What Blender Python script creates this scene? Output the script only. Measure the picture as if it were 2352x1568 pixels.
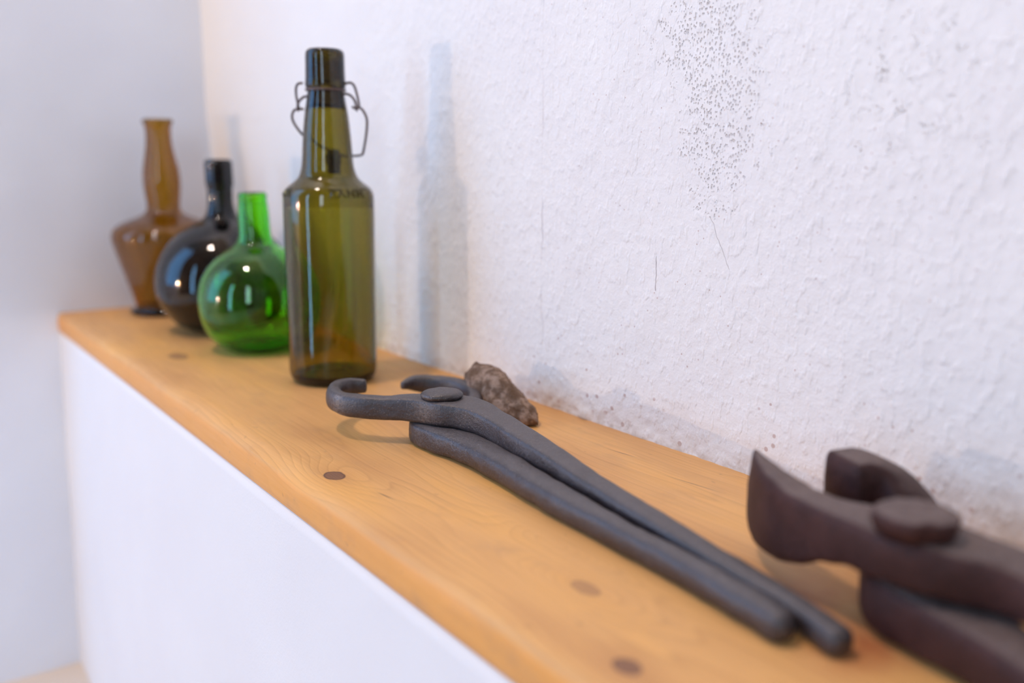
import bpy, bmesh, math, random
from mathutils import Vector, Matrix, noise
sc = bpy.context.scene
for o in list(bpy.data.objects): bpy.data.objects.remove(o)
C = sc.collection

# ------------------------------------------------------------------ camera
H = 0.172
cam_d = bpy.data.cameras.new('camera'); cam = bpy.data.objects.new('camera', cam_d); C.objects.link(cam)
CR = Vector((0.81117644, -0.5848015, 0.0))
CU = Vector((0.11231735, 0.15579507, 0.98138306))
CF = Vector((0.57391428, 0.79607481, -0.19206065))
m = Matrix(((CR.x, CU.x, -CF.x, 0), (CR.y, CU.y, -CF.y, 0), (CR.z, CU.z, -CF.z, H), (0, 0, 0, 1)))
cam.matrix_world = m
cam_d.sensor_width = 36; cam_d.lens = 36 * 2095 / 2352
cam_d.clip_start = 0.01; cam_d.clip_end = 50
cam_d.dof.use_dof = True; cam_d.dof.focus_distance = 0.535; cam_d.dof.aperture_fstop = 3.4
sc.camera = cam

# ------------------------------------------------------------------ colour management, sky, lights
sc.view_settings.view_transform = 'Standard'; sc.view_settings.look = 'None'
sc.view_settings.gamma = 1; sc.view_settings.use_curve_mapping = False
sc.view_settings.exposure = 0.12
sc.cycles.use_denoising = True
sc.cycles.max_bounces = 12; sc.cycles.diffuse_bounces = 4; sc.cycles.glossy_bounces = 4
sc.cycles.use_adaptive_sampling = True; sc.cycles.adaptive_threshold = 0.03; sc.cycles.adaptive_min_samples = 16
sc.cycles.transmission_bounces = 12; sc.cycles.transparent_max_bounces = 16
sc.cycles.sample_clamp_indirect = 6
w = bpy.data.worlds.new('sky'); sc.world = w; w.use_nodes = True
bg = w.node_tree.nodes['Background']; bg.inputs[0].default_value = (0.30, 0.55, 1.0, 1); bg.inputs[1].default_value = 2.2

def area(name, loc, rot, sx, sy, power, col):
    d = bpy.data.lights.new(name, 'AREA'); d.shape = 'RECTANGLE'; d.size = sx; d.size_y = sy
    d.energy = power; d.color = col
    o = bpy.data.objects.new(name, d); C.objects.link(o); o.location = loc; o.rotation_euler = rot
    return o
WINS = [(-1.75, -1.10, 0.10, 1.90, 18, (0.70, 0.86, 1.0)), (0.20, 0.42, -0.36, 1.30, 6.0, (0.27, 0.60, 1.0)), (1.22, 2.37, 0.00, 2.50, 16, (0.19, 0.50, 1.0))]
for a, b, z0, z1, pw, colr in WINS:
    area('window_daylight', (-1.64, (a + b) / 2, (z0 + z1) / 2), (0, math.radians(-90), 0), z1 - z0 - 0.05, b - a - 0.05, pw, colr)
d = bpy.data.lights.new('low_lamp', 'POINT'); d.energy = 14.5; d.color = (1.0, 0.69, 0.43); d.shadow_soft_size = 0.012
o = bpy.data.objects.new('low_lamp', d); C.objects.link(o); o.location = (-1.25, 1.13, 0.13)
d = bpy.data.lights.new('overhead_fill', 'POINT'); d.energy = 50; d.color = (1.0, 0.82, 0.71); d.shadow_soft_size = 0.09  # unseen fill light, added overhead to brighten shelf and walls
o = bpy.data.objects.new('overhead_fill', d); C.objects.link(o); o.location = (-0.35, 0.62, 1.9)

# ------------------------------------------------------------------ material helpers
class N:
    flat = False
    def __init__(s, name):
        s.m = bpy.data.materials.new(name); s.m.use_nodes = True
        s.t = s.m.node_tree; s.n = s.t.nodes; s.l = s.t.links
        s.b = s.n['Principled BSDF']; s.out = s.n['Material Output']
    def add(s, typ, **kw):
        n = s.n.new(typ)
        for k, v in kw.items(): setattr(n, k, v)
        return n
    def link(s, a, b): s.l.new(a, b)
    def set(s, sock, v):
        if hasattr(v, 'links') or isinstance(v, bpy.types.NodeSocket): s.l.new(v, sock)
        else: sock.default_value = v
    def math(s, op, a, b=None, c=None, clamp=False):
        n = s.add('ShaderNodeMath', operation=op, use_clamp=clamp)
        s.set(n.inputs[0], a)
        if b is not None: s.set(n.inputs[1], b)
        if c is not None: s.set(n.inputs[2], c)
        return n.outputs[0]
    def pos(s): return s.add('ShaderNodeTexCoord').outputs['Object']
    def mapping(s, v, scale=(1,1,1), loc=(0,0,0), rot=(0,0,0)):
        n = s.add('ShaderNodeMapping'); s.l.new(v, n.inputs[0])
        n.inputs['Scale'].default_value = scale; n.inputs['Location'].default_value = loc; n.inputs['Rotation'].default_value = rot
        return n.outputs[0]
    def noise(s, v, scale, detail=3, rough=0.5, dist=0):
        n = s.add('ShaderNodeTexNoise', noise_dimensions='2D' if s.flat else '3D'); s.l.new(v, n.inputs['Vector'])
        n.inputs['Scale'].default_value = scale; n.inputs['Detail'].default_value = detail
        n.inputs['Roughness'].default_value = rough; n.inputs['Distortion'].default_value = dist
        return n.outputs[0]
    def ramp(s, v, stops):
        n = s.add('ShaderNodeValToRGB'); s.l.new(v, n.inputs[0]); r = n.color_ramp
        while len(r.elements) < len(stops): r.elements.new(0.5)
        for e, (p, c) in zip(r.elements, stops):
            e.position = p; e.color = (c, c, c, 1) if isinstance(c, (int, float)) else (*c, 1)
        return n.outputs[0]
    def mix(s, f, a, b, typ='MIX'):
        n = s.add('ShaderNodeMix', data_type='RGBA', blend_type=typ)
        s.set(n.inputs[0], f)
        for i, v in ((6, a), (7, b)):
            if isinstance(v, tuple): n.inputs[i].default_value = (*v, 1)
            else: s.l.new(v, n.inputs[i])
        return n.outputs[2]
    def sep(s, v):
        n = s.add('ShaderNodeSeparateXYZ'); s.l.new(v, n.inputs[0]); return n.outputs
    def comb(s, x, y, z):
        n = s.add('ShaderNodeCombineXYZ')
        for i, v in enumerate((x, y, z)): s.set(n.inputs[i], v)
        return n.outputs[0]
    def bump(s, h, strength, dist, prev=None):
        n = s.add('ShaderNodeBump'); s.l.new(h, n.inputs['Height'])
        n.inputs['Strength'].default_value = strength; n.inputs['Distance'].default_value = dist
        if prev: s.l.new(prev, n.inputs['Normal'])
        return n.outputs[0]
    def relief(s, hs):
        # one bump from several heights given in metres
        t = None
        for h, d in hs:
            q = s.math('MULTIPLY', h, d); t = q if t is None else s.math('ADD', t, q)
        n = s.add('ShaderNodeBump'); s.l.new(t, n.inputs['Height']); n.inputs['Strength'].default_value = 1; n.inputs['Distance'].default_value = 1
        return n.outputs[0]
    def gauss(s, X, Y, cx, cy, sx, sy):
        a = s.math('DIVIDE', s.math('SUBTRACT', X, cx), sx); b = s.math('DIVIDE', s.math('SUBTRACT', Y, cy), sy)
        q = s.math('ADD', s.math('MULTIPLY', a, a), s.math('MULTIPLY', b, b))
        return s.math('EXPONENT', s.math('MULTIPLY', q, -1.0))

def plaster(name, base, rough_lumps=1.0, detailed=False, tint=None):
    M = N(name); p = M.pos(); X, Y, Z = M.sep(p)
    if detailed: M.flat = True; p = M.comb(Y, Z, 0.0)   # the wall lies in the YZ plane
    col = M.mix(M.ramp(M.noise(p, 9, 4), [(0.35, 0.0), (0.7, 1.0)]), base, tuple(c * f for c, f in zip(base, (0.972, 0.968, 0.975))))
    hs = [(M.noise(p, 700, 3, 0.6), 0.00012), (M.noise(p, 190, 2, 0.5), 0.00045 * rough_lumps)]
    if detailed:
        # raised drips and lumps stretched vertically
        v = M.mapping(p, (1, 0.55, 1))
        lump = M.ramp(M.noise(v, 210, 2, 0.5), [(0.52, 0.0), (0.72, 1.0)])
        hs.append((lump, 0.00036)); hs.append((M.noise(v, 55, 2, 0.5), 0.0008))
        # pitted zones: burst bubbles in the limewash
        vo = M.add('ShaderNodeTexVoronoi', feature='F1', voronoi_dimensions='2D'); M.link(M.mapping(p, (1, 0.7, 1)), vo.inputs['Vector'])
        vo.inputs['Scale'].default_value = 520; vo.inputs['Randomness'].default_value = 1.0
        zone = M.gauss(Y, Z, 0.355, 0.200, 0.040, 0.085)
        zone = M.math('ADD', zone, M.math('MULTIPLY', M.gauss(Y, Z, 0.235, 0.20, 0.080, 0.11), 0.74))
        zone = M.math('ADD', zone, M.math('MULTIPLY', M.gauss(Y, Z, 0.40, 0.25, 0.05, 0.03), 0.55))
        sel = M.ramp(M.math('MULTIPLY', zone, M.noise(p, 120, 2)), [(0.36, 0.0), (0.50, 1.0)])
        pit = M.math('MULTIPLY', M.ramp(M.math('ADD', vo.outputs['Distance'], M.math('MULTIPLY', M.noise(p, 330, 1), 0.5)), [(0.36, 1.0), (0.52, 0.0)]), sel)
        hs.append((pit, -0.0007))
        col = M.mix(M.math('MULTIPLY', pit, 0.30), col, (0.55, 0.46, 0.42))
        # few tiny reddish specks (brick grit), denser low down
        v2 = M.add('ShaderNodeTexVoronoi', feature='F1', voronoi_dimensions='2D'); M.link(p, v2.inputs['Vector']); v2.inputs['Scale'].default_value = 75
        low = M.math('ADD', 0.035, M.math('MULTIPLY', M.gauss(Z, Z, 0.0, 0.0, 0.055, 0.055), 0.085))
        speck = M.math('LESS_THAN', v2.outputs['Distance'], low)
        speck = M.math('MULTIPLY', speck, M.ramp(M.noise(p, 34, 2), [(0.52, 0.0), (0.60, 1.0)]))
        col = M.mix(M.math('MULTIPLY', speck, 0.6), col, (0.46, 0.26, 0.20))
        # stains just above the shelf, worn plaster behind the nippers
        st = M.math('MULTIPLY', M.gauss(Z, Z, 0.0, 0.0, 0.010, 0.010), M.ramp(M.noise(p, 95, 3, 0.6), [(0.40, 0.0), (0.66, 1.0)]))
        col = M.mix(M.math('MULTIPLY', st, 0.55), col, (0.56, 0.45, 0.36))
        worn = M.math('MULTIPLY', M.gauss(Y, Z, 0.185, 0.012, 0.055, 0.026), M.ramp(M.noise(p, 60, 4, 0.65), [(0.42, 0.0), (0.62, 1.0)]))
        col = M.mix(M.math('MULTIPLY', worn, 0.55), col, (0.52, 0.42, 0.34))
        # long hairline joint and two short cracks
        wob = M.math('MULTIPLY', M.math('SUBTRACT', M.noise(p, 45, 3), 0.5), 0.006)
        cy = M.math('ADD', Y, wob)
        c1 = M.math('ABSOLUTE', M.math('SUBTRACT', cy, 0.5085))
        c1 = M.ramp(M.math('MULTIPLY', c1, 1000.0), [(0.12, 1.0), (0.62, 0.0)])
        fade = M.ramp(M.noise(p, 22, 2), [(0.38, 0.2), (0.6, 1.0)])
        c1 = M.math('MULTIPLY', c1, fade)
        wob2 = M.math('MULTIPLY', M.math('SUBTRACT', M.noise(p, 140, 2), 0.5), 0.003)
        c2 = M.math('ABSOLUTE', M.math('SUBTRACT', M.math('ADD', Y, wob2), 0.3963))
        c2 = M.ramp(M.math('MULTIPLY', c2, 1000.0), [(0.08, 1.0), (0.34, 0.0)])
        c2 = M.math('MULTIPLY', c2, M.math('LESS_THAN', M.math('ABSOLUTE', M.math('SUBTRACT', Z, 0.106)), 0.0105))
        sl = M.math('MULTIPLY', M.math('SUBTRACT', Z, 0.128), 0.55)
        c3 = M.math('ABSOLUTE', M.math('SUBTRACT', M.math('ADD', Y, wob2), M.math('ADD', 0.3475, sl)))
        c3 = M.ramp(M.math('MULTIPLY', c3, 1000.0), [(0.05, 0.6), (0.25, 0.0)])
        c3 = M.math('MULTIPLY', c3, M.math('LESS_THAN', M.math('ABSOLUTE', M.math('SUBTRACT', Z, 0.128)), 0.014))
        cr = M.math('MAXIMUM', M.math('MAXIMUM', M.math('MULTIPLY', c1, 0.85), c2), c3)
        col = M.mix(M.math('MULTIPLY', cr, 0.6), col, (0.35, 0.24, 0.22))
        hs.append((cr, -0.0004))
    M.link(col, M.b.inputs['Base Color']); M.b.inputs['Roughness'].default_value = 0.85
    M.link(M.relief(hs), M.b.inputs['Normal'])
    return M.m

def simple(name, base):
    M = N(name); p = M.pos()
    M.link(M.mix(M.noise(p, 5, 2), base, tuple(c * 0.97 for c in base)), M.b.inputs['Base Color']); M.b.inputs['Roughness'].default_value = 0.85
    return M.m
WHITE = (0.86, 0.835, 0.85)
m_wall = plaster('limewashed_plaster', (0.875, 0.83, 0.785), 1.0, True)
m_plain = plaster('white_plaster', (0.795, 0.83, 0.90), 0.8)
m_plain2 = plaster('white_plaster_outer', (0.875, 0.83, 0.785), 0.8)
m_ledge = plaster('smooth_white_plaster', (0.805, 0.78, 0.765), 0.35)
m_simple = simple('painted_wall', WHITE)
m_ceil = simple('ceiling_boards', (0.34, 0.28, 0.23))
m_dim = simple('brown_limewash', (0.24, 0.19, 0.165))

def floor_mat():
    M = N('beige_floor'); p = M.pos()
    M.link(M.mix(M.noise(p, 14, 4), (0.62, 0.52, 0.42), (0.72, 0.62, 0.52)), M.b.inputs['Base Color'])
    M.b.inputs['Roughness'].default_value = 0.55
    M.link(M.bump(M.noise(p, 120, 3), 0.2, 0.001), M.b.inputs['Normal'])
    return M.m
m_floor = floor_mat()

KNOTS = [(0.2043, 0.4536, 0.0052, 0.0072, 1.0, 0.9), (0.2278, 0.8331, 0.007, 0.014, 0.55, 0.8), (0.2291, 0.2659, 0.0040, 0.0075, 0.40, 1.2),
         (0.2021, 0.2118, 0.0042, 0.0055, 0.85, 0.8), (0.247, 0.307, 0.0001, 0.0001, 0.0, -1.3)]
def wood():
    M = N('pine_board'); p = M.pos(); X, Y, Z = M.sep(p)
    # growth-ring field: contours run along the board and swerve round the knots
    wander = M.noise(M.mapping(p, (7, 1.0, 7)), 2.2, 3, 0.55)
    f = M.math('ADD', M.math('MULTIPLY', X, 150.0), M.math('MULTIPLY', wander, 13.0))
    f = M.math('ADD', f, M.math('MULTIPLY', Z, 140.0))
    for kx, ky, sx, sy, dk, amp in KNOTS:
        f = M.math('ADD', f, M.math('MULTIPLY', M.gauss(X, Y, kx, ky, 0.016, 0.036), 4.5 * amp))
    fr = M.math('FRACT', f)
    line = M.ramp(fr, [(0.0, 0.0), (0.70, 0.35), (0.90, 1.0), (1.0, 0.0)])
    region = M.ramp(M.noise(M.mapping(p, (9, 2.0, 9)), 2.0, 2), [(0.3, 0.25), (0.65, 1.0)])
    line = M.math('MULTIPLY', line, region)
    fine = M.noise(M.mapping(p, (260, 5, 260)), 3.0, 4, 0.6)
    broad = M.noise(M.mapping(p, (10, 2.6, 10)), 2.4, 3, 0.5)
    col = M.ramp(broad, [(0.30, (0.64, 0.330, 0.120)), (0.52, (0.77, 0.415, 0.145)), (0.72, (0.85, 0.445, 0.125))])
    col = M.mix(M.math('MULTIPLY', line, 0.34), col, (0.36, 0.160, 0.055))
    col = M.mix(M.math('MULTIPLY', M.ramp(fine, [(0.42, 0.0), (0.75, 1.0)]), 0.16), col, (0.33, 0.17, 0.075))
    # deeper varnish on the sawn front edge
    col = M.mix(M.math('MULTIPLY', M.ramp(M.math('ADD', M.math('MULTIPLY', Z, -60.0), 0.0), [(0.18, 0.0), (0.34, 1.0)]), 0.75), col, (0.80, 0.345, 0.075))
    # handling stains
    sm = M.ramp(M.noise(M.mapping(p, (16, 9, 16)), 2.6, 4, 0.6), [(0.55, 0.0), (0.75, 1.0)])
    col = M.mix(M.math('MULTIPLY', sm, 0.28), col, (0.40, 0.23, 0.13))
    spots = M.ramp(M.noise(M.mapping(p, (90, 60, 90)), 2.0, 2, 0.5), [(0.70, 0.0), (0.78, 1.0)])
    col = M.mix(M.math('MULTIPLY', spots, 0.35), col, (0.22, 0.12, 0.07))
    for kx, ky, sx, sy, dk, amp in KNOTS:
        if dk <= 0: continue
        wob = M.math('MULTIPLY', M.math('SUBTRACT', M.noise(p, 200, 2), 0.5), 0.0018)
        g = M.gauss(M.math('ADD', X, wob), M.math('ADD', Y, wob), kx, ky, sx, sy)
        halo = M.gauss(X, Y, kx, ky, sx * 2.2, sy * 2.6)
        col = M.mix(M.math('MULTIPLY', halo, 0.35 * dk), col, (0.42, 0.18, 0.07))
        core = M.ramp(g, [(0.30, 0.0), (0.42, 1.0)])
        rim = M.math('MULTIPLY', M.ramp(g, [(0.26, 0.0), (0.36, 1.0), (0.50, 0.35), (1.0, 0.45)]), dk)
        col = M.mix(M.math('MULTIPLY', core, 0.75 * dk), col, (0.20, 0.095, 0.065))
        col = M.mix(M.math('MULTIPLY', rim, 0.85), col, (0.075, 0.035, 0.035))
    # rusty red stain beside the tool, by the end of the pincers
    r = M.gauss(X, Y, 0.280, 0.172, 0.019, 0.016)
    r = M.math('ADD', r, M.math('MULTIPLY', M.gauss(X, Y, 0.30, 0.208, 0.014, 0.02), 0.7))
    r = M.math('MULTIPLY', r, M.ramp(M.noise(p, 70, 3), [(0.3, 0.5), (0.6, 1.0)]))
    col = M.mix(M.math('MULTIPLY', r, 0.95), col, (0.46, 0.13, 0.05))
    # two short dark checks near the wall
    for cx, cy, sx, sy in ((0.3575, 0.326, 0.0004, 0.014), (0.3628, 0.388, 0.0004, 0.010), (0.2125, 0.409, 0.0005, 0.006)):
        tilt = M.math('MULTIPLY', M.math('SUBTRACT', Y, cy), 0.12)
        g = M.gauss(M.math('ADD', X, tilt), Y, cx, cy, sx, sy)
        col = M.mix(M.math('MULTIPLY', g, 0.85), col, (0.10, 0.055, 0.035))
    M.link(col, M.b.inputs['Base Color'])
    M.link(M.ramp(fine, [(0.3, 0.40), (0.7, 0.54)]), M.b.inputs['Roughness']); M.b.inputs['Specular IOR Level'].default_value = 0.32
    b = M.relief([(fine, 0.00008), (line, 0.00004)])
    M.link(b, M.b.inputs['Normal'])
    return M.m
m_wood = wood()

def iron(name, dark, mid, dust, dustamt, rough, ior, specks=True):
    M = N(name); p = M.pos(); X, Y, Z = M.sep(p)
    n1 = M.noise(p, 42, 4, 0.62); n2 = M.noise(p, 520, 4, 0.68); n3 = M.noise(p, 1500, 1, 0.6)
    col = M.mix(M.ramp(n1, [(0.38, 0.0), (0.62, 1.0)]), dark, mid)
    col = M.mix(M.ramp(n2, [(0.35, 0.5), (0.6, 0.0)]), col, tuple(c * 0.5 for c in dark))
    g = M.add('ShaderNodeNewGeometry'); nz = M.sep(g.outputs['Normal'])[2]
    lay = M.math('MULTIPLY', M.ramp(nz, [(0.72, 0.0), (0.96, 1.0)]), M.ramp(M.math('ADD', n2, M.math('MULTIPLY', n1, 0.5)), [(0.52, 0.35), (0.92, 1.0)]))
    lay = M.math('MULTIPLY', lay, dustamt)
    col = M.mix(lay, col, dust)
    if specks:
        s = M.ramp(n3, [(0.66, 0.0), (0.72, 1.0)])
        col = M.mix(M.math('MULTIPLY', s, 0.4), col, (0.36, 0.31, 0.28))
        # chalky residue: on the near jaw, on the ground edge by the rivet, a chip under the handle
        for cx, cy, sx, sy, a in ((-0.0385, 0.058, 0.0045, 0.0050, 0.9), (-0.006, 0.0075, 0.008, 0.005, 0.15), (0.0063, -0.0107, 0.0018, 0.0018, 1.0)):
            k = M.math('MULTIPLY', M.gauss(X, Y, cx, cy, sx, sy), M.ramp(n2, [(0.43, 0.0), (0.54, 1.0)]))
            k = M.math('MULTIPLY', k, M.ramp(nz, [(0.55, 1.0), (0.8, 0.0)]))
            col = M.mix(M.math('MULTIPLY', k, a), col, (0.56, 0.43, 0.33))
    M.link(col, M.b.inputs['Base Color'])
    M.b.inputs['IOR'].default_value = ior
    rg = M.math('ADD', M.math('MULTIPLY', n2, 0.3), rough - 0.15)
    M.link(M.math('ADD', rg, M.math('MULTIPLY', lay, 0.25), clamp=True), M.b.inputs['Roughness'])
    M.link(M.relief([(n1, 0.0013), (n2, 0.00036), (n3, 0.00004)]), M.b.inputs['Normal'])
    return M.m
m_iron = iron('blackened_iron', (0.022, 0.013, 0.014), (0.036, 0.026, 0.030), (0.110, 0.095, 0.097), 0.85, 0.42, 1.7)
m_rust = iron('rusted_iron', (0.034, 0.010, 0.009), (0.062, 0.022, 0.019), (0.190, 0.145, 0.132), 0.90, 0.58, 1.38, False)
m_wire = iron('rusty_wire', (0.07, 0.030, 0.022), (0.12, 0.06, 0.045), (0.16, 0.10, 0.08), 0.2, 0.40, 1.7, False)

def paint_chip():
    M = N('chalky_residue'); p = M.pos()
    M.link(M.mix(M.noise(p, 900, 2), (0.62, 0.50, 0.40), (0.40, 0.28, 0.20)), M.b.inputs['Base Color']); M.b.inputs['Roughness'].default_value = 0.9
    return M.m
m_chip = paint_chip()
def stopper_mat():
    M = N('dark_rubber_stopper'); M.b.inputs['Base Color'].default_value = (0.02, 0.018, 0.02, 1); M.b.inputs['Roughness'].default_value = 0.5
    return M.m
m_stop = stopper_mat()

def stone_mat():
    M = N('rough_fieldstone'); p = M.pos(); X, Y, Z = M.sep(p)
    n1 = M.noise(p, 120, 5, 0.7); n2 = M.noise(p, 480, 4, 0.7); n3 = M.noise(p, 60, 2)
    col = M.ramp(n1, [(0.38, (0.06, 0.045, 0.040)), (0.48, (0.20, 0.15, 0.125)), (0.58, (0.66, 0.50, 0.41))])
    lower = M.ramp(M.math('ADD', Y, M.math('MULTIPLY', n3, 0.02)), [(0.475, 1.0), (0.515, 0.0)])
    col = M.mix(M.math('MULTIPLY', lower, 0.6), col, (0.17, 0.085, 0.035))
    col = M.mix(M.math('MULTIPLY', M.ramp(n2, [(0.5, 0.0), (0.7, 1.0)]), 0.32), col, (0.05, 0.038, 0.034))
    M.link(col, M.b.inputs['Base Color']); M.b.inputs['Roughness'].default_value = 0.9
    b = M.relief([(n1, 0.0016), (n2, 0.0006)]); M.link(b, M.b.inputs['Normal'])
    return M.m
m_stone = stone_mat()

def glass(name, tint, rough=0.02, dens=60, ior=1.5, film=None):
    # clear dielectric shell, coloured by absorption inside the glass
    M = N(name)
    M.b.inputs['Base Color'].default_value = (1, 1, 1, 1)
    M.b.inputs['Roughness'].default_value = rough
    M.b.inputs['IOR'].default_value = ior
    M.b.inputs['Transmission Weight'].default_value = 1.0
    v = M.add('ShaderNodeVolumeAbsorption'); v.inputs['Color'].default_value = (*tint, 1); v.inputs['Density'].default_value = dens
    M.link(v.outputs[0], M.out.inputs['Volume'])
    if film:
        # uneven grime on the outside of the glass
        p = M.pos(); d = M.add('ShaderNodeBsdfDiffuse'); d.inputs[0].default_value = (*film, 1)
        mx = M.add('ShaderNodeMixShader'); M.link(M.math('MULTIPLY', M.noise(p, 60, 3, 0.65), 0.05), mx.inputs[0])
        M.link(M.b.outputs[0], mx.inputs[1]); M.link(d.outputs[0], mx.inputs[2]); M.link(mx.outputs[0], M.out.inputs['Surface'])
    return M.m
m_olive = glass('olive_brown_glass', (0.70, 0.655, 0.0), 0.01, 780)
m_green = glass('bright_green_glass', (0.72, 0.978, 0.0), 0.006, 1240)
m_black = glass('black_glass', (0.2, 0.15, 0.1), 0.02, 1500)
m_amber = glass('amber_glass', (0.835, 0.67, 0.0), 0.012, 900)

# ------------------------------------------------------------------ object helpers
def link_mesh(name, me, mat, parent=None, smooth=True):
    me.materials.append(mat)
    if smooth:
        for p in me.polygons: p.use_smooth = True
    o = bpy.data.objects.new(name, me); C.objects.link(o)
    if parent: o.parent = parent
    return o
def from_bm(name, bm, mat, parent=None, smooth=True):
    bmesh.ops.recalc_face_normals(bm, faces=bm.faces)
    me = bpy.data.meshes.new(name); bm.to_mesh(me); bm.free()
    return link_mesh(name, me, mat, parent, smooth)
def tag(o, label=None, cat=None, group=None, kind=None):
    if label: o['label'] = label
    if cat: o['category'] = cat
    if group: o['group'] = group
    if kind: o['kind'] = kind
    return o
def empty(name, loc, label, cat):
    o = bpy.data.objects.new(name, None); C.objects.link(o); o.location = loc; o.empty_display_size = 0.02
    return tag(o, label, cat)
def box_bm(x0, x1, y0, y1, z0, z1, bm=None):
    bm = bm or bmesh.new()
    r = bmesh.ops.create_cube(bm, size=1)
    for v in r['verts']:
        v.co = Vector(((x0 + x1) / 2 + v.co.x * (x1 - x0), (y0 + y1) / 2 + v.co.y * (y1 - y0), (z0 + z1) / 2 + v.co.z * (z1 - z0)))
    return bm
def grid_mesh(name, us, vs, fn, mat, kind='structure', parent=None):
    verts = [fn(u, v) for v in vs for u in us]; n = len(us)
    faces = [(j * n + i, j * n + i + 1, (j + 1) * n + i + 1, (j + 1) * n + i) for j in range(len(vs) - 1) for i in range(n - 1)]
    me = bpy.data.meshes.new(name); me.from_pydata(verts, [], faces); me.update()
    o = link_mesh(name, me, mat, parent)
    if kind: o['kind'] = kind
    return o
def frange(a, b, n): return [a + (b - a) * i / n for i in range(n + 1)]
def cr_spline(pts, sub):
    # Catmull-Rom through n-tuples
    out = []; n = len(pts)
    for i in range(n - 1):
        p0 = pts[max(i - 1, 0)]; p1 = pts[i]; p2 = pts[i + 1]; p3 = pts[min(i + 2, n - 1)]
        for k in range(sub):
            t = k / sub
            out.append(tuple(0.5 * ((2 * b) + (c - a) * t + (2 * a - 5 * b + 4 * c - d) * t * t + (-a + 3 * b - 3 * c + d) * t ** 3)
                             for a, b, c, d in zip(p0, p1, p2, p3)))
    out.append(tuple(pts[-1])); return out
def sweep(name, st, mat, parent, sub=6, nr=28, p=3.0, amp=0.0004, nscale=60, cap=(0.5, 0.5), up=Vector((0, 0, 1)), seed=0):
    """st: (x,y,z,w,h[,p]) stations; forged bar of superelliptic section, rounded ends"""
    st = [tuple(s) + ((p,) if len(s) == 5 else ()) for s in st]
    S = cr_spline(st, sub)
    P = [Vector(s[:3]) for s in S]
    T = [(P[min(i + 1, len(P) - 1)] - P[max(i - 1, 0)]).normalized() for i in range(len(P))]
    rings = []
    def ring(c, t, w_, h_, pe):
        side = t.cross(up).normalized(); u = side.cross(t).normalized()
        r = []
        for k in range(nr):
            a = 2 * math.pi * k / nr; ca, sa = math.cos(a), math.sin(a)
            x = math.copysign(abs(ca) ** (2 / pe), ca) * w_ / 2; y = math.copysign(abs(sa) ** (2 / pe), sa) * h_ / 2
            r.append(c + side * x + u * y)
        return r
    def ends(i, sgn, k):
        s = S[i]; L = min(s[3], s[4]) * k; o = []
        for a in (0.15, 0.4, 0.65, 0.85, 0.97):
            f = math.sqrt(max(0, 1 - a * a))
            f = 1 - (1 - f) * (0.8 if k < 0.5 else 1)
            o.append(ring(P[i] + T[i] * sgn * L * a, T[i], s[3] * f, s[4] * f, s[5]))
        return o
    rings += list(reversed(ends(0, -1, cap[0])))
    for s, c, t in zip(S, P, T): rings.append(ring(c, t, s[3], s[4], s[5]))
    rings += ends(-1, 1, cap[1])
    verts = []; off = Vector((seed * 7.1, seed * 3.3, 0))
    for r in rings:
        c = sum(r, Vector()) / nr
        for v in r:
            d = (v - c).normalized()
            k = noise.noise((v + off) * nscale) * amp + noise.noise((v + off) * nscale * 3) * amp * 0.4
            verts.append(v + d * k)
    faces = [(j * nr + i, j * nr + (i + 1) % nr, (j + 1) * nr + (i + 1) % nr, (j + 1) * nr + i) for j in range(len(rings) - 1) for i in range(nr)]
    faces.append(tuple(range(nr))); faces.append(tuple((len(rings) - 1) * nr + i for i in range(nr)))
    bm = bmesh.new(); vs = [bm.verts.new(v) for v in verts]
    for f in faces: bm.faces.new([vs[i] for i in f])
    return from_bm(name, bm, mat, parent)
def tube(name, pts, r, mat, parent, sub=6, nr=10):
    S = cr_spline([tuple(p) for p in pts], sub); P = [Vector(s) for s in S]
    verts = []; n = len(P); ref = None
    for i in range(n):
        t = (P[min(i + 1, n - 1)] - P[max(i - 1, 0)]).normalized()
        if ref is None: ref = Vector((0.3, 0.5, 0.81))
        a = t.cross(ref).normalized(); b = t.cross(a).normalized(); ref = -b if False else ref
        for k in range(nr):
            q = 2 * math.pi * k / nr; verts.append(P[i] + (a * math.cos(q) + b * math.sin(q)) * r)
    faces = [(j * nr + i, j * nr + (i + 1) % nr, (j + 1) * nr + (i + 1) % nr, (j + 1) * nr + i) for j in range(n - 1) for i in range(nr)]
    bm = bmesh.new(); vs = [bm.verts.new(v) for v in verts]
    for f in faces: bm.faces.new([vs[i] for i in f])
    bm.faces.new(vs[:nr]); bm.faces.new(vs[-nr:])
    return from_bm(name, bm, mat, parent)
def lathe(name, prof, mat, parent, seg=96, smooth_sub=5, wob=0.0, closed=True):
    """closed profile (r, z) list: outer then inner surface back to the axis"""
    verts = []; rows = []
    bm = bmesh.new()
    for r, z in prof:
        if r <= 1e-6: rows.append([bm.verts.new((0, 0, z))])
        else:
            row = []
            for k in range(seg):
                a = 2 * math.pi * k / seg
                d = noise.noise(Vector((math.cos(a) * 1.3, math.sin(a) * 1.3, z * 30))) * wob
                row.append(bm.verts.new(((r + d) * math.cos(a), (r + d) * math.sin(a), z)))
            rows.append(row)
    for a, b in zip(rows[:-1], rows[1:]):
        for i in range(seg):
            j = (i + 1) % seg
            if len(a) == 1 and len(b) == 1: continue
            if len(a) == 1: bm.faces.new((a[0], b[i], b[j]))
            elif len(b) == 1: bm.faces.new((a[i], b[0], a[j]))
            else: bm.faces.new((a[i], b[i], b[j], a[j]))
    return from_bm(name, bm, mat, parent)
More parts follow.
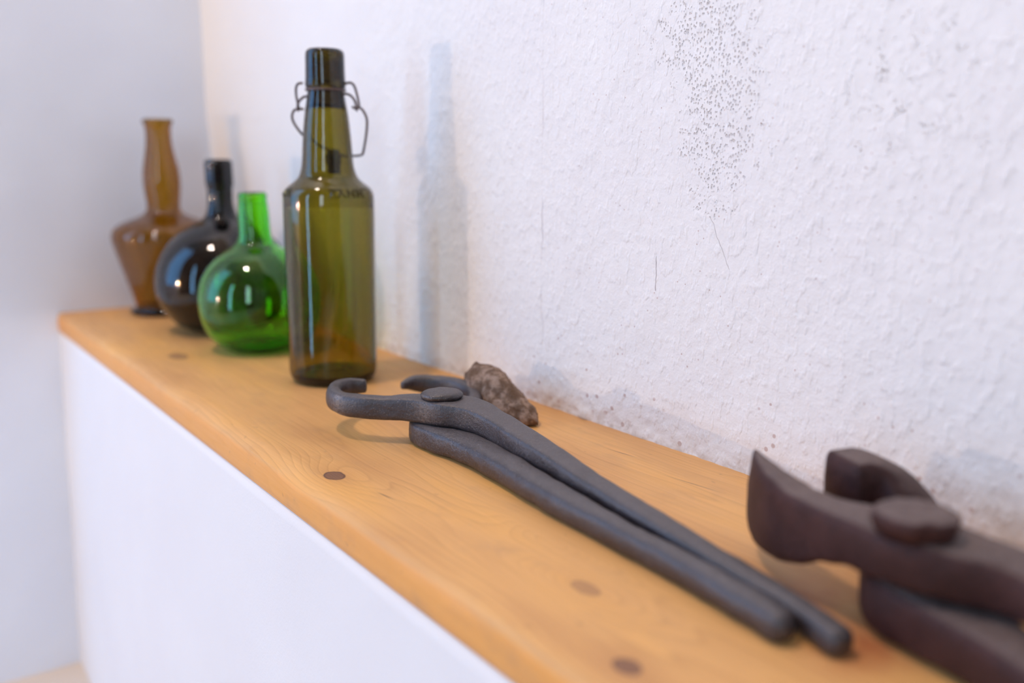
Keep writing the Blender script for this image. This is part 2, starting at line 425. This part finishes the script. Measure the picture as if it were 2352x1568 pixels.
def bottle_profile(outer, thick, base_th, lip_r, punt=0.0):
    """outer: (r,z) from base edge up to the lip; returns the closed shell profile from the axis below to the axis inside"""
    O = cr_spline(outer, 5)
    inner = []
    n = len(O)
    for i, (r, z) in enumerate(O):
        a = O[max(i - 1, 0)]; b = O[min(i + 1, n - 1)]
        t = Vector((b[0] - a[0], b[1] - a[1])).normalized(); nrm = Vector((-t.y, t.x))
        th = thick(z) if callable(thick) else thick
        q = Vector((r, z)) + nrm * th
        inner.append((q.x, q.y))
    ztop = O[-1][1]
    inner = [(r, z) for r, z in inner if z > base_th + 0.001 and z < ztop - 0.0015 and r > 0.002]
    zb = O[0][1]; rb = O[0][0]
    P = [(0, zb + punt), (rb * 0.35, zb + punt * 0.95), (rb * 0.7, zb + punt * 0.6), (rb * 0.9, zb)] + O
    r_in = inner[-1][0]
    P += [(O[-1][0] * 0.9 + r_in * 0.1, ztop + 0.0006), ((O[-1][0] + r_in) / 2, ztop + 0.0008), (r_in * 0.92 + O[-1][0] * 0.08, ztop + 0.0002)]
    P += list(reversed(inner))
    ri = inner[0][0]
    zi = inner[0][1]
    P += [(ri * 0.85, (zi + base_th + punt) / 2 if False else min(zi, base_th + punt * 0.4)), (ri * 0.5, base_th + punt * 0.8), (0, base_th + punt)]
    return P

# ------------------------------------------------------------------ room shell
def wall_x(y, z):
    x = 0.393
    t = min(max((y - 0.80) / 0.37, 0), 1); x -= 0.020 * t * t * min(max((z + 0.02) / 0.25, 0), 1)
    x += (noise.noise(Vector((y * 6, z * 6, 0.3)))) * 0.0014
    x += noise.noise(Vector((y * 45, z * 30, 2.0))) * 0.0005 + noise.noise(Vector((y * 160, z * 110, 5.0))) * 0.00035
    # ragged run of plaster at the shelf junction
    if 0 <= z < 0.03:
        k = (1 - z / 0.03) ** 2
        x += k * (noise.noise(Vector((y * 38, z * 40, 9.0))) * 0.0026 + noise.noise(Vector((y * 140, z * 150, 4.0))) * 0.0016)
    return x
ys = frange(-2.0, 0.05, 12)[:-1] + frange(0.05, 0.72, 300)[:-1] + frange(0.72, 1.20, 60)
zs = frange(-0.42, -0.02, 6)[:-1] + frange(-0.02, 0.035, 40)[:-1] + frange(0.035, 0.34, 110)[:-1] + frange(0.34, 2.6, 16)
wr = grid_mesh('wall_right', ys, zs, lambda y, z: (wall_x(y, z), y, z), m_wall)
wr.data.materials.append(m_plain2)
for f in wr.data.polygons:
    if f.center.y < 0.02 or f.center.y > 0.8 or f.center.z > 0.45 or f.center.z < -0.02: f.material_index = 1
def back_y(x, z):
    return 1.1665 + (0.20 * z if z < 0 else 0) + noise.noise(Vector((x * 20, z * 20, 1.3))) * 0.0010
bxs = frange(0.0, 0.41, 60); bzs = frange(-0.42, 0.5, 110)[:-1] + frange(0.5, 2.6, 10)
wb = grid_mesh('wall_back', bxs, bzs, lambda x, z: (x, back_y(x, z), z), m_plain)
def slab(name, x0, x1, y0, y1, z0, z1, mat):
    o = from_bm(name, box_bm(x0, x1, y0, y1, z0, z1), mat, None, False); o['kind'] = 'structure'; return o
slab('wall_return', 0.0, 0.03, 1.169, 2.4, -0.42, 2.6, m_simple)
slab('floor', -1.7, 0.6, -2.1, 2.5, -0.47, -0.40, m_floor)
slab('ceiling', -1.7, 0.6, -2.1, 2.5, 2.6, 2.66, m_ceil)
slab('wall_front', -1.7, 0.6, -2.1, -2.0, -0.42, 2.6, m_dim)
slab('wall_far', -1.7, 0.03, 2.4, 2.5, -0.42, 2.6, m_simple)
# left wall with two window openings
bm = bmesh.new()
W0, W1 = -1.72, -1.60
prev = -2.1
for a, b, z0, z1, _, _ in WINS:
    box_bm(W0, W1, prev, a, -0.42, 2.6, bm); box_bm(W0, W1, a, b, -0.42, z0, bm); box_bm(W0, W1, a, b, z1, 2.6, bm); prev = b
box_bm(W0, W1, prev, 2.5, -0.42, 2.6, bm)
o = from_bm('wall_left', bm, m_dim, None, False); o['kind'] = 'structure'
o.data.materials.append(m_simple)   # limewashed white round the far window
for f in o.data.polygons:
    if f.center.y > 1.19: f.material_index = 1
mfr = simple('window_paint', (0.8, 0.79, 0.76))
for i, (a, b, z0, z1, _, _) in enumerate(WINS):
    bm = bmesh.new(); f = 0.03
    box_bm(-1.70, -1.655, a, a + f, z0, z1, bm); box_bm(-1.70, -1.655, b - f, b, z0, z1, bm)
    box_bm(-1.70, -1.655, a, b, z0, z0 + f, bm); box_bm(-1.70, -1.655, a, b, z1 - f, z1, bm)
    o = from_bm('window_%d' % (i + 1), bm, mfr, None, False); o['kind'] = 'structure'

# ------------------------------------------------------------------ masonry ledge and pine board
def ledge_x(y, z): return 0.1838 + 0.061 * (z + 0.022) + noise.noise(Vector((y * 12, z * 12, 7.7))) * 0.0012
lg = grid_mesh('wall_ledge', frange(-2.0, 0.0, 10)[:-1] + frange(0, 1.2, 160), frange(-0.42, -0.0224, 60) + [1.0], lambda y, z: (ledge_x(y, z), y, z) if z < 0 else (0.40, y, -0.0224), m_ledge)
def board():
    # cross-section, front edge worn; near (camera) end runs on out of frame
    prof = [(0.392, -0.022), (0.1852, -0.022), (0.1842, -0.0212), (0.1838, -0.017), (0.1836, -0.011), (0.1838, -0.0065), (0.1850, -0.0030), (0.1868, -0.0010), (0.1895, 0.0), (0.200, 0.0), (0.22, 0.0), (0.30, 0.0), (0.397, 0.0), (0.397, -0.022)]
    ysb = frange(-1.97, 0.0, 10)[:-1] + frange(0.0, 1.164, 260)
    bm = bmesh.new(); rows = []
    for y in ysb:
        row = []
        for i, (x, z) in enumerate(prof):
            if 4 <= i <= 8:
                wv = noise.noise(Vector((y * 14, i * 0.12, 3.0))) * 0.0016 + noise.noise(Vector((y * 50, i * 0.3, 8.0))) * 0.0005
                if i == 8: wv *= 1.4
                x += wv
                if i in (6, 7): z -= max(0, noise.noise(Vector((y * 22, 0.5, 6.0)))) * 0.0018
            if i == 8 or i == 7: x += 0.004 * math.exp(-((y - 0.52) / 0.11) ** 2)
            row.append(bm.verts.new((x, y, z)))
        rows.append(row)
    n = len(prof)
    for a, b in zip(rows[:-1], rows[1:]):
        for i in range(n): bm.faces.new((a[i], a[(i + 1) % n], b[(i + 1) % n], b[i]))
    bm.faces.new(rows[0]); bm.faces.new(rows[-1])
    o = from_bm('shelf_board', bm, m_wood, None, True)
    mod = o.modifiers.new('edge_split', 'EDGE_SPLIT'); mod.split_angle = math.radians(50)
    tag(o, 'long varnished pine board with knots capping the white masonry ledge', 'shelf')
board()

# ------------------------------------------------------------------ bottles
def lean(o, ang):
    # lean in the picture plane, about the base
    o.rotation_mode = 'AXIS_ANGLE'; o.rotation_axis_angle = (ang, CF.x, CF.y, 0)

def bottle_tall():
    r = empty('swing_top_bottle', (0.3045, 0.6698, 0.0004), 'tall olive-brown beer bottle with an open rusty wire swing closure, nearest of the bottles', 'bottle')
    outer = [(0.0285, 0.0), (0.0325, 0.0022), (0.0347, 0.0075), (0.0349, 0.014), (0.0349, 0.03), (0.0350, 0.06), (0.0351, 0.09), (0.0352, 0.118), (0.0351, 0.136), (0.0350, 0.1440),
             (0.0345, 0.1480), (0.0326, 0.1520), (0.0300, 0.1545), (0.0262, 0.1575), (0.0228, 0.1610), (0.0208, 0.1660), (0.0196, 0.173), (0.0184, 0.190), (0.0167, 0.207), (0.0150, 0.2175), (0.0140, 0.2235), (0.0139, 0.2262),
             (0.0144, 0.2270), (0.0152, 0.2290), (0.0152, 0.2315), (0.0149, 0.236), (0.0147, 0.245), (0.0146, 0.2520), (0.0140, 0.2545), (0.0128, 0.2555)]
    th = lambda z: 0.0028 if z < 0.14 else (0.0036 if z < 0.215 else 0.0078)
    P = bottle_profile(outer, th, 0.006, 0.01, 0.006)
    lathe('bottle_body', P, m_olive, r, wob=0.0002)
    # wire closure: points are (right, toward camera, z) about the axis
    rt = Vector((CR.x, CR.y, 0)); fw = -Vector((CF.x, CF.y, 0)).normalized()
    def W(l): return [rt * a + fw * b + Vector((0, 0, z)) for a, b, z in l]
    k = 0.7405 / 2095
    def zz(v): return 0.2547 - (v - 119) * 0.0003267
    def ax(v): return 725.0 + (v - 119) * 0.0575
    def px(l, b): return [((u - ax(v)) * k, b if not isinstance(b, (list, tuple)) else b[i], zz(v)) for i, (u, v) in enumerate(l)]
    rw = 0.00098
    tube('collar_wire', W([(0.0147 * math.cos(a), 0.0147 * math.sin(a), 0.2262) for a in frange(0, 2 * math.pi, 24)]), rw, m_wire, r, sub=2)
    tube('bail_wire', W(px([(772, 191), (783, 189), (791, 196), (797, 212), (802, 232), (804, 247)], 0.0)), rw, m_wire, r)
    tube('bail_wire', W(px([(680, 191), (671, 192), (666, 200), (666, 216), (669, 232), (673, 248)], 0.0)), rw, m_wire, r)
    tube('hinge_wire', W(px([(768, 216), (778, 215), (788, 221), (795, 231), (799, 246), (800, 254)], 0.002)), rw, m_wire, r)
    tube('hinge_wire', W(px([(694, 220), (684, 223), (677, 229), (672, 238), (672, 250), (674, 255)], 0.002)), rw, m_wire, r)
    tube('lever_wire', W(px([(789, 243), (795, 247), (806, 246), (815, 256), (821, 274), (819, 305), (812, 342), (808, 352), (799, 355), (780, 356), (755, 352)],
                            [0.001, 0.001, 0, 0, -0.002, -0.006, -0.012, -0.015, -0.019, -0.022, -0.024])), rw, m_wire, r)
    tube('lever_wire', W(px([(684, 250), (675, 250), (664, 252), (659, 262), (659, 275), (666, 292), (679, 312), (700, 330), (735, 345)],
                            [0.001, 0.001, 0, 0, -0.002, -0.006, -0.013, -0.021, -0.025])), rw, m_wire, r)
    # the stopper hangs behind the neck
    s = lathe('stopper', [(0, 0.0), (0.0055, 0.0), (0.0066, 0.001), (0.0068, 0.008), (0.0082, 0.0095), (0.0084, 0.0150), (0.0074, 0.0165), (0.0062, 0.020), (0, 0.0205)], m_stop, r, seg=32)
    q = rt * 0.0005 + fw * -0.0295; s.location = (q.x, q.y, 0.162)
    # raised lettering round the shoulder
    def letters(txt, ang, size):
        cu = bpy.data.curves.new('embossed_lettering', 'FONT'); cu.body = txt; cu.size = size; cu.extrude = 0.00045; cu.space_character = 1.25; cu.align_x = 'CENTER'; cu.bevel_depth = 0.0002
        ob = bpy.data.objects.new('tmp_text', cu); C.objects.link(ob)
        dg = bpy.context.evaluated_depsgraph_get(); me = bpy.data.meshes.new_from_object(ob.evaluated_get(dg))
        bpy.data.objects.remove(ob)
        base = math.atan2(fw.y, fw.x)
        for v in me.vertices:
            x, y, z = v.co; a = base + ang + x / 0.033; h = 0.1462 + y
            rr = 0.0352 - max(0, (y - 0.0018)) * 0.62 + z + 0.0001
            v.co = (math.cos(a) * rr, math.sin(a) * rr, h)
        return link_mesh('embossed_lettering', me, m_olive, r, False)
    letters('RANN', 0.62, 0.0085)
    letters('GE', -0.98, 0.0085)
    lean(r, 0.010)
    return r
bottle_tall()

def bottle_green():
    r = empty('round_bottle', (0.3024, 0.8232, 0.0004), 'bright green round-bellied glass bottle with a short neck behind the tall beer bottle', 'bottle')
    outer = [(0.0270, 0.0), (0.0330, 0.0028), (0.0425, 0.0100), (0.0490, 0.0190), (0.0530, 0.0300), (0.0546, 0.0420), (0.0545, 0.0520), (0.0520, 0.0640), (0.0465, 0.0750), (0.0378, 0.0850),
             (0.0290, 0.0915), (0.0215, 0.0958), (0.0168, 0.1000), (0.0150, 0.1050), (0.0144, 0.1120), (0.0139, 0.1235), (0.0133, 0.1320), (0.0131, 0.1352), (0.0126, 0.1366), (0.0127, 0.1392), (0.0130, 0.1405), (0.0128, 0.1430), (0.0118, 0.1445)]
    lathe('bottle_body', bottle_profile(outer, lambda z: 0.0024 if z < 0.1 else 0.0028, 0.0045, 0.01, 0.003), m_green, r, wob=0.0004)
    lean(r, -0.012)
bottle_green()

def bottle_dark():
    r = empty('round_bottle', (0.3113, 0.9447, 0.0004), 'near-black round-bellied glass bottle standing between the green and the amber bottle', 'bottle')
    outer = [(0.0330, 0.0), (0.0390, 0.0025), (0.0500, 0.0085), (0.0600, 0.0190), (0.0668, 0.0320), (0.0694, 0.0450), (0.0692, 0.0560), (0.0668, 0.0680), (0.0615, 0.0805), (0.0530, 0.0925), (0.0425, 0.1020), (0.0310, 0.1090),
             (0.0215, 0.1135), (0.0165, 0.1180), (0.0140, 0.1240), (0.0127, 0.1310), (0.0126, 0.1410), (0.0128, 0.1470), (0.0138, 0.1500), (0.0139, 0.1620), (0.0139, 0.1710), (0.0135, 0.1735), (0.0122, 0.1745)]
    lathe('bottle_body', bottle_profile(outer, 0.0030, 0.005, 0.01, 0.004), m_black, r, wob=0.0004)
bottle_dark()

def bottle_amber():
    r = empty('footed_bottle', (0.2946, 1.0960, 0.0004), 'amber footed glass bottle with a bulging neck and flared lip, farthest along the shelf', 'bottle')
    outer = [(0.0400, 0.0), (0.0428, 0.0012), (0.0436, 0.0030), (0.0430, 0.0052), (0.0395, 0.0066), (0.0372, 0.0080), (0.0376, 0.0120), (0.0414, 0.0250), (0.0470, 0.0440), (0.0515, 0.0590), (0.0560, 0.0760), (0.0580, 0.0840), (0.0584, 0.0900), (0.0568, 0.0960),
             (0.0510, 0.1015), (0.0420, 0.1060), (0.0310, 0.1100), (0.0230, 0.1135), (0.0187, 0.1185), (0.0180, 0.1230), (0.0186, 0.1310), (0.0200, 0.1430), (0.0203, 0.1530), (0.0194, 0.1650), (0.0170, 0.1770), (0.0148, 0.1890), (0.0138, 0.2000), (0.0139, 0.2080), (0.0148, 0.2130), (0.0165, 0.2165), (0.0168, 0.2185), (0.0158, 0.2195)]
    lathe('bottle_body', bottle_profile(outer, 0.0026, 0.008, 0.01, 0.003), m_amber, r, wob=0.0005)
    lean(r, 0.002)
bottle_amber()

# ------------------------------------------------------------------ long pincers
def dome(name, cx, cy, z0, rx, ry, h, mat, parent, rot=0.0, flat=2.6, under=0.0012, notch=None, nseg=40, amp=0.0003):
    """hand-forged rivet head: domed cap with a short side"""
    bm = bmesh.new(); rows = []
    prof = [(0.90, 0.0), (0.985, under * 0.6), (1.0, under)] + [(math.cos(a) ** (2 / flat), under + (h - under) * math.sin(a)) for a in frange(0.18, 1.50, 9)]
    for pr, z in prof:
        row = []
        for k in range(nseg):
            a = 2 * math.pi * k / nseg
            f = 1 + noise.noise(Vector((math.cos(a) * 1.5, math.sin(a) * 1.5, cx * 50))) * 0.05
            if notch: f -= notch[1] * math.exp(-((a - notch[0]) / 0.13) ** 2)
            x, y = rx * pr * f * math.cos(a), ry * pr * f * math.sin(a)
            X = cx + x * math.cos(rot) - y * math.sin(rot); Y = cy + x * math.sin(rot) + y * math.cos(rot)
            row.append(bm.verts.new((X, Y, z0 + z + noise.noise(Vector((X, Y, z)) * 260) * amp)))
        rows.append(row)
    for a, b in zip(rows[:-1], rows[1:]):
        for i in range(nseg): bm.faces.new((a[i], a[(i + 1) % nseg], b[(i + 1) % nseg], b[i]))
    bm.faces.new(rows[0]); bm.faces.new(rows[-1])
    return from_bm(name, bm, mat, parent)

def pincers():
    r = empty('pincers', (0.28, 0.46, 0.0), 'long blackened iron pincers with open curved jaws lying along the middle of the board', 'pincers')
    g = bpy.data.objects.new('x', None)
    def S(st, **k):
        st = [(s[0] - 0.28, s[1] - 0.46, s[2]) + tuple(s[3:]) for s in st]
        return st
    upper = [(0.2710, 0.5475, 0.0235, 0.0055, 0.0095, 3), (0.2620, 0.5525, 0.0230, 0.0075, 0.0120, 2.8), (0.2510, 0.5480, 0.0225, 0.0090, 0.0138, 2.6), (0.2425, 0.5345, 0.0222, 0.0100, 0.0146, 2.5), (0.2410, 0.5180, 0.0222, 0.0105, 0.0148, 2.6),
             (0.2480, 0.5040, 0.0222, 0.0110, 0.0148, 3), (0.2590, 0.4930, 0.0222, 0.0120, 0.0148, 4), (0.2690, 0.4840, 0.0225, 0.0160, 0.0150, 6), (0.2790, 0.4740, 0.0228, 0.0230, 0.0150, 7), (0.2865, 0.4620, 0.0228, 0.0270, 0.0150, 7), (0.2925, 0.4480, 0.0225, 0.0240, 0.0150, 7),
             (0.2945, 0.4300, 0.0208, 0.0185, 0.0147, 5), (0.2930, 0.4000, 0.0183, 0.0175, 0.0140, 4.5), (0.2908, 0.3700, 0.0159, 0.0160, 0.0132, 4), (0.2872, 0.3400, 0.0137, 0.0148, 0.0126, 3.4), (0.2838, 0.3100, 0.0120, 0.0142, 0.0122, 3),
             (0.2810, 0.2800, 0.0106, 0.0138, 0.0119, 2.7), (0.2780, 0.2500, 0.0090, 0.0134, 0.0116, 2.5), (0.2748, 0.2200, 0.0078, 0.0130, 0.0113, 2.4), (0.2735, 0.2000, 0.0066, 0.0115, 0.0110, 2.4), (0.2705, 0.1830, 0.0060, 0.0114, 0.0108, 2.6), (0.2680, 0.1740, 0.0057, 0.0112, 0.0106, 3.0)]
    lower = [(0.3065, 0.5575, 0.0165, 0.0050, 0.0065, 3), (0.3180, 0.5625, 0.0155, 0.0085, 0.0105, 2.8), (0.3300, 0.5560, 0.0142, 0.0100, 0.0136, 2.6), (0.3400, 0.5400, 0.0135, 0.0110, 0.0140, 2.5), (0.3410, 0.5220, 0.0120, 0.0112, 0.0142, 2.6),
             (0.3330, 0.5050, 0.0100, 0.0120, 0.0142, 3), (0.3180, 0.4930, 0.0082, 0.0150, 0.0142, 5), (0.2990, 0.4900, 0.0076, 0.0230, 0.0145, 6), (0.2830, 0.4790, 0.0076, 0.0290, 0.0148, 6), (0.2795, 0.4590, 0.0077, 0.0265, 0.0150, 5), (0.2800, 0.4380, 0.0077, 0.0225, 0.0150, 3.4),
             (0.2795, 0.4180, 0.0076, 0.0205, 0.0148, 3), (0.2780, 0.4000, 0.0075, 0.0192, 0.0147, 2.8), (0.2747, 0.3700, 0.0074, 0.0182, 0.0145, 2.7), (0.2712, 0.3400, 0.0072, 0.0165, 0.0143, 2.6), (0.2683, 0.3100, 0.0070, 0.0140, 0.0140, 2.5), (0.2664, 0.2800, 0.0069, 0.0122, 0.0137, 2.4),
             (0.2650, 0.2500, 0.0068, 0.0122, 0.0134, 2.4), (0.2622, 0.2200, 0.0066, 0.0128, 0.0132, 2.4), (0.2607, 0.2030, 0.0065, 0.0124, 0.0130, 2.4), (0.2588, 0.1920, 0.0065, 0.0118, 0.0127, 2.6)]
    sweep('upper_arm', S(upper), m_iron, r, amp=0.0006, nscale=70, cap=(0.3, 0.45), seed=1)
    sweep('lower_arm', S(lower), m_iron, r, amp=0.0007, nscale=60, cap=(0.3, 0.5), seed=2)
    dome('rivet', 0.2835 - 0.28, 0.4665 - 0.46, 0.0300, 0.0132, 0.0112, 0.0058, m_iron, r, rot=-0.6, under=0.0022)
pincers()

# ------------------------------------------------------------------ heavy nippers in the foreground
def nippers():
    r = empty('nippers', (0.29, 0.16, 0.0), 'heavy rust-brown iron nippers with broad blade jaws at the right end of the shelf', 'nippers')
    def S(st): return [(s[0] - 0.29, s[1] - 0.16, s[2]) + tuple(s[3:]) for s in st]
    upper = [(0.3190, 0.2560, 0.0310, 0.0030, 0.0320, 4), (0.3110, 0.2440, 0.0285, 0.0105, 0.0350, 5), (0.3040, 0.2300, 0.0272, 0.0150, 0.0340, 6), (0.2985, 0.2150, 0.0280, 0.0170, 0.0310, 6), (0.2955, 0.1990, 0.0322, 0.0190, 0.0230, 6),
             (0.2940, 0.1830, 0.0350, 0.0250, 0.0200, 5), (0.2950, 0.1680, 0.0355, 0.0310, 0.0190, 5), (0.3010, 0.1530, 0.0345, 0.0330, 0.0190, 5), (0.3060, 0.1350, 0.0325, 0.0270, 0.0185, 4), (0.3060, 0.1150, 0.0300, 0.0230, 0.0180, 3.4), (0.3030, 0.0850, 0.0270, 0.0210, 0.0180, 3), (0.2980, 0.0400, 0.0220, 0.0200, 0.0180, 3), (0.2900, -0.0200, 0.0150, 0.0190, 0.0170, 3), (0.2840, -0.1300, 0.0095, 0.0190, 0.0160, 3)]
    lower = [(0.3330, 0.2190, 0.0365, 0.0240, 0.0260, 6), (0.3400, 0.2160, 0.0360, 0.0240, 0.0270, 5), (0.3455, 0.2080, 0.0325, 0.0220, 0.0270, 4), (0.3450, 0.1960, 0.0265, 0.0220, 0.0250, 4), (0.3370, 0.1860, 0.0190, 0.0250, 0.0220, 4.5), (0.3220, 0.1800, 0.0150, 0.0320, 0.0205, 6),
             (0.3050, 0.1700, 0.0130, 0.0330, 0.0205, 6), (0.2985, 0.1530, 0.0122, 0.0300, 0.0205, 6), (0.2925, 0.1330, 0.0116, 0.0260, 0.0198, 5), (0.2850, 0.1100, 0.0108, 0.0220, 0.0190, 4), (0.2780, 0.0800, 0.0100, 0.0200, 0.0180, 3.4), (0.2700, 0.0300, 0.0090, 0.0190, 0.0170, 3), (0.2640, -0.0300, 0.0085, 0.0190, 0.0160, 3), (0.2560, -0.1250, 0.0083, 0.0185, 0.0158, 3)]
    sweep('upper_arm', S(upper), m_rust, r, amp=0.0012, nscale=55, cap=(0.2, 0.5), seed=3)
    sweep('lower_arm', S(lower), m_rust, r, amp=0.0012, nscale=55, cap=(0.15, 0.5), seed=4)
    dome('rivet', 0.2925 - 0.29, 0.1625 - 0.16, 0.0445, 0.0150, 0.0135, 0.0085, m_rust, r, rot=-0.6, flat=4.5, under=0.0062, notch=(4.6, 0.10), amp=0.0007)
nippers()

# ------------------------------------------------------------------ stone between pincers and wall
def stone():
    pts = [(0.3480, 0.4640, 0.0), (0.3560, 0.4600, 0.0), (0.3500, 0.4620, 0.009), (0.3570, 0.4700, 0.011), (0.3440, 0.4800, 0.013), (0.3520, 0.4880, 0.022), (0.3640, 0.4860, 0.012), (0.3680, 0.5000, 0.0),
           (0.3480, 0.5080, 0.033), (0.3590, 0.5120, 0.031), (0.3690, 0.5200, 0.016), (0.3500, 0.5300, 0.034), (0.3400, 0.5230, 0.028), (0.3620, 0.5360, 0.022), (0.3440, 0.5370, 0.024), (0.3560, 0.5450, 0.006), (0.3380, 0.4950, 0.014), (0.3360, 0.5150, 0.006), (0.3420, 0.5400, 0.0), (0.3400, 0.4800, 0.0), (0.3700, 0.5250, 0.0), (0.3360, 0.5080, 0.0)]
    c = Vector((0.353, 0.503, 0.0))
    bm = bmesh.new()
    for p in pts: bm.verts.new(Vector(p) - c)
    h = bmesh.ops.convex_hull(bm, input=bm.verts)
    bmesh.ops.delete(bm, geom=list({g for g in h['geom_interior'] + h['geom_unused'] if isinstance(g, bmesh.types.BMVert)}), context='VERTS')
    bmesh.ops.triangulate(bm, faces=bm.faces)
    for _ in range(3):
        bmesh.ops.subdivide_edges(bm, edges=bm.edges, cuts=1, use_grid_fill=True)
        bmesh.ops.smooth_vert(bm, verts=bm.verts, factor=0.16, use_axis_x=True, use_axis_y=True, use_axis_z=True)
    bm.normal_update()
    for v in bm.verts:
        k = noise.noise(v.co * 90) * 0.0022 + noise.noise(v.co * 260) * 0.0011 + noise.noise(v.co * 700) * 0.0004
        v.co += v.normal * k
        if v.co.z < 0: v.co.z = 0
    o = from_bm('stone', bm, m_stone, None, True); o.location = c
    tag(o, 'small rough brown-grey stone lying between the long pincers and the wall', 'stone')
stone()
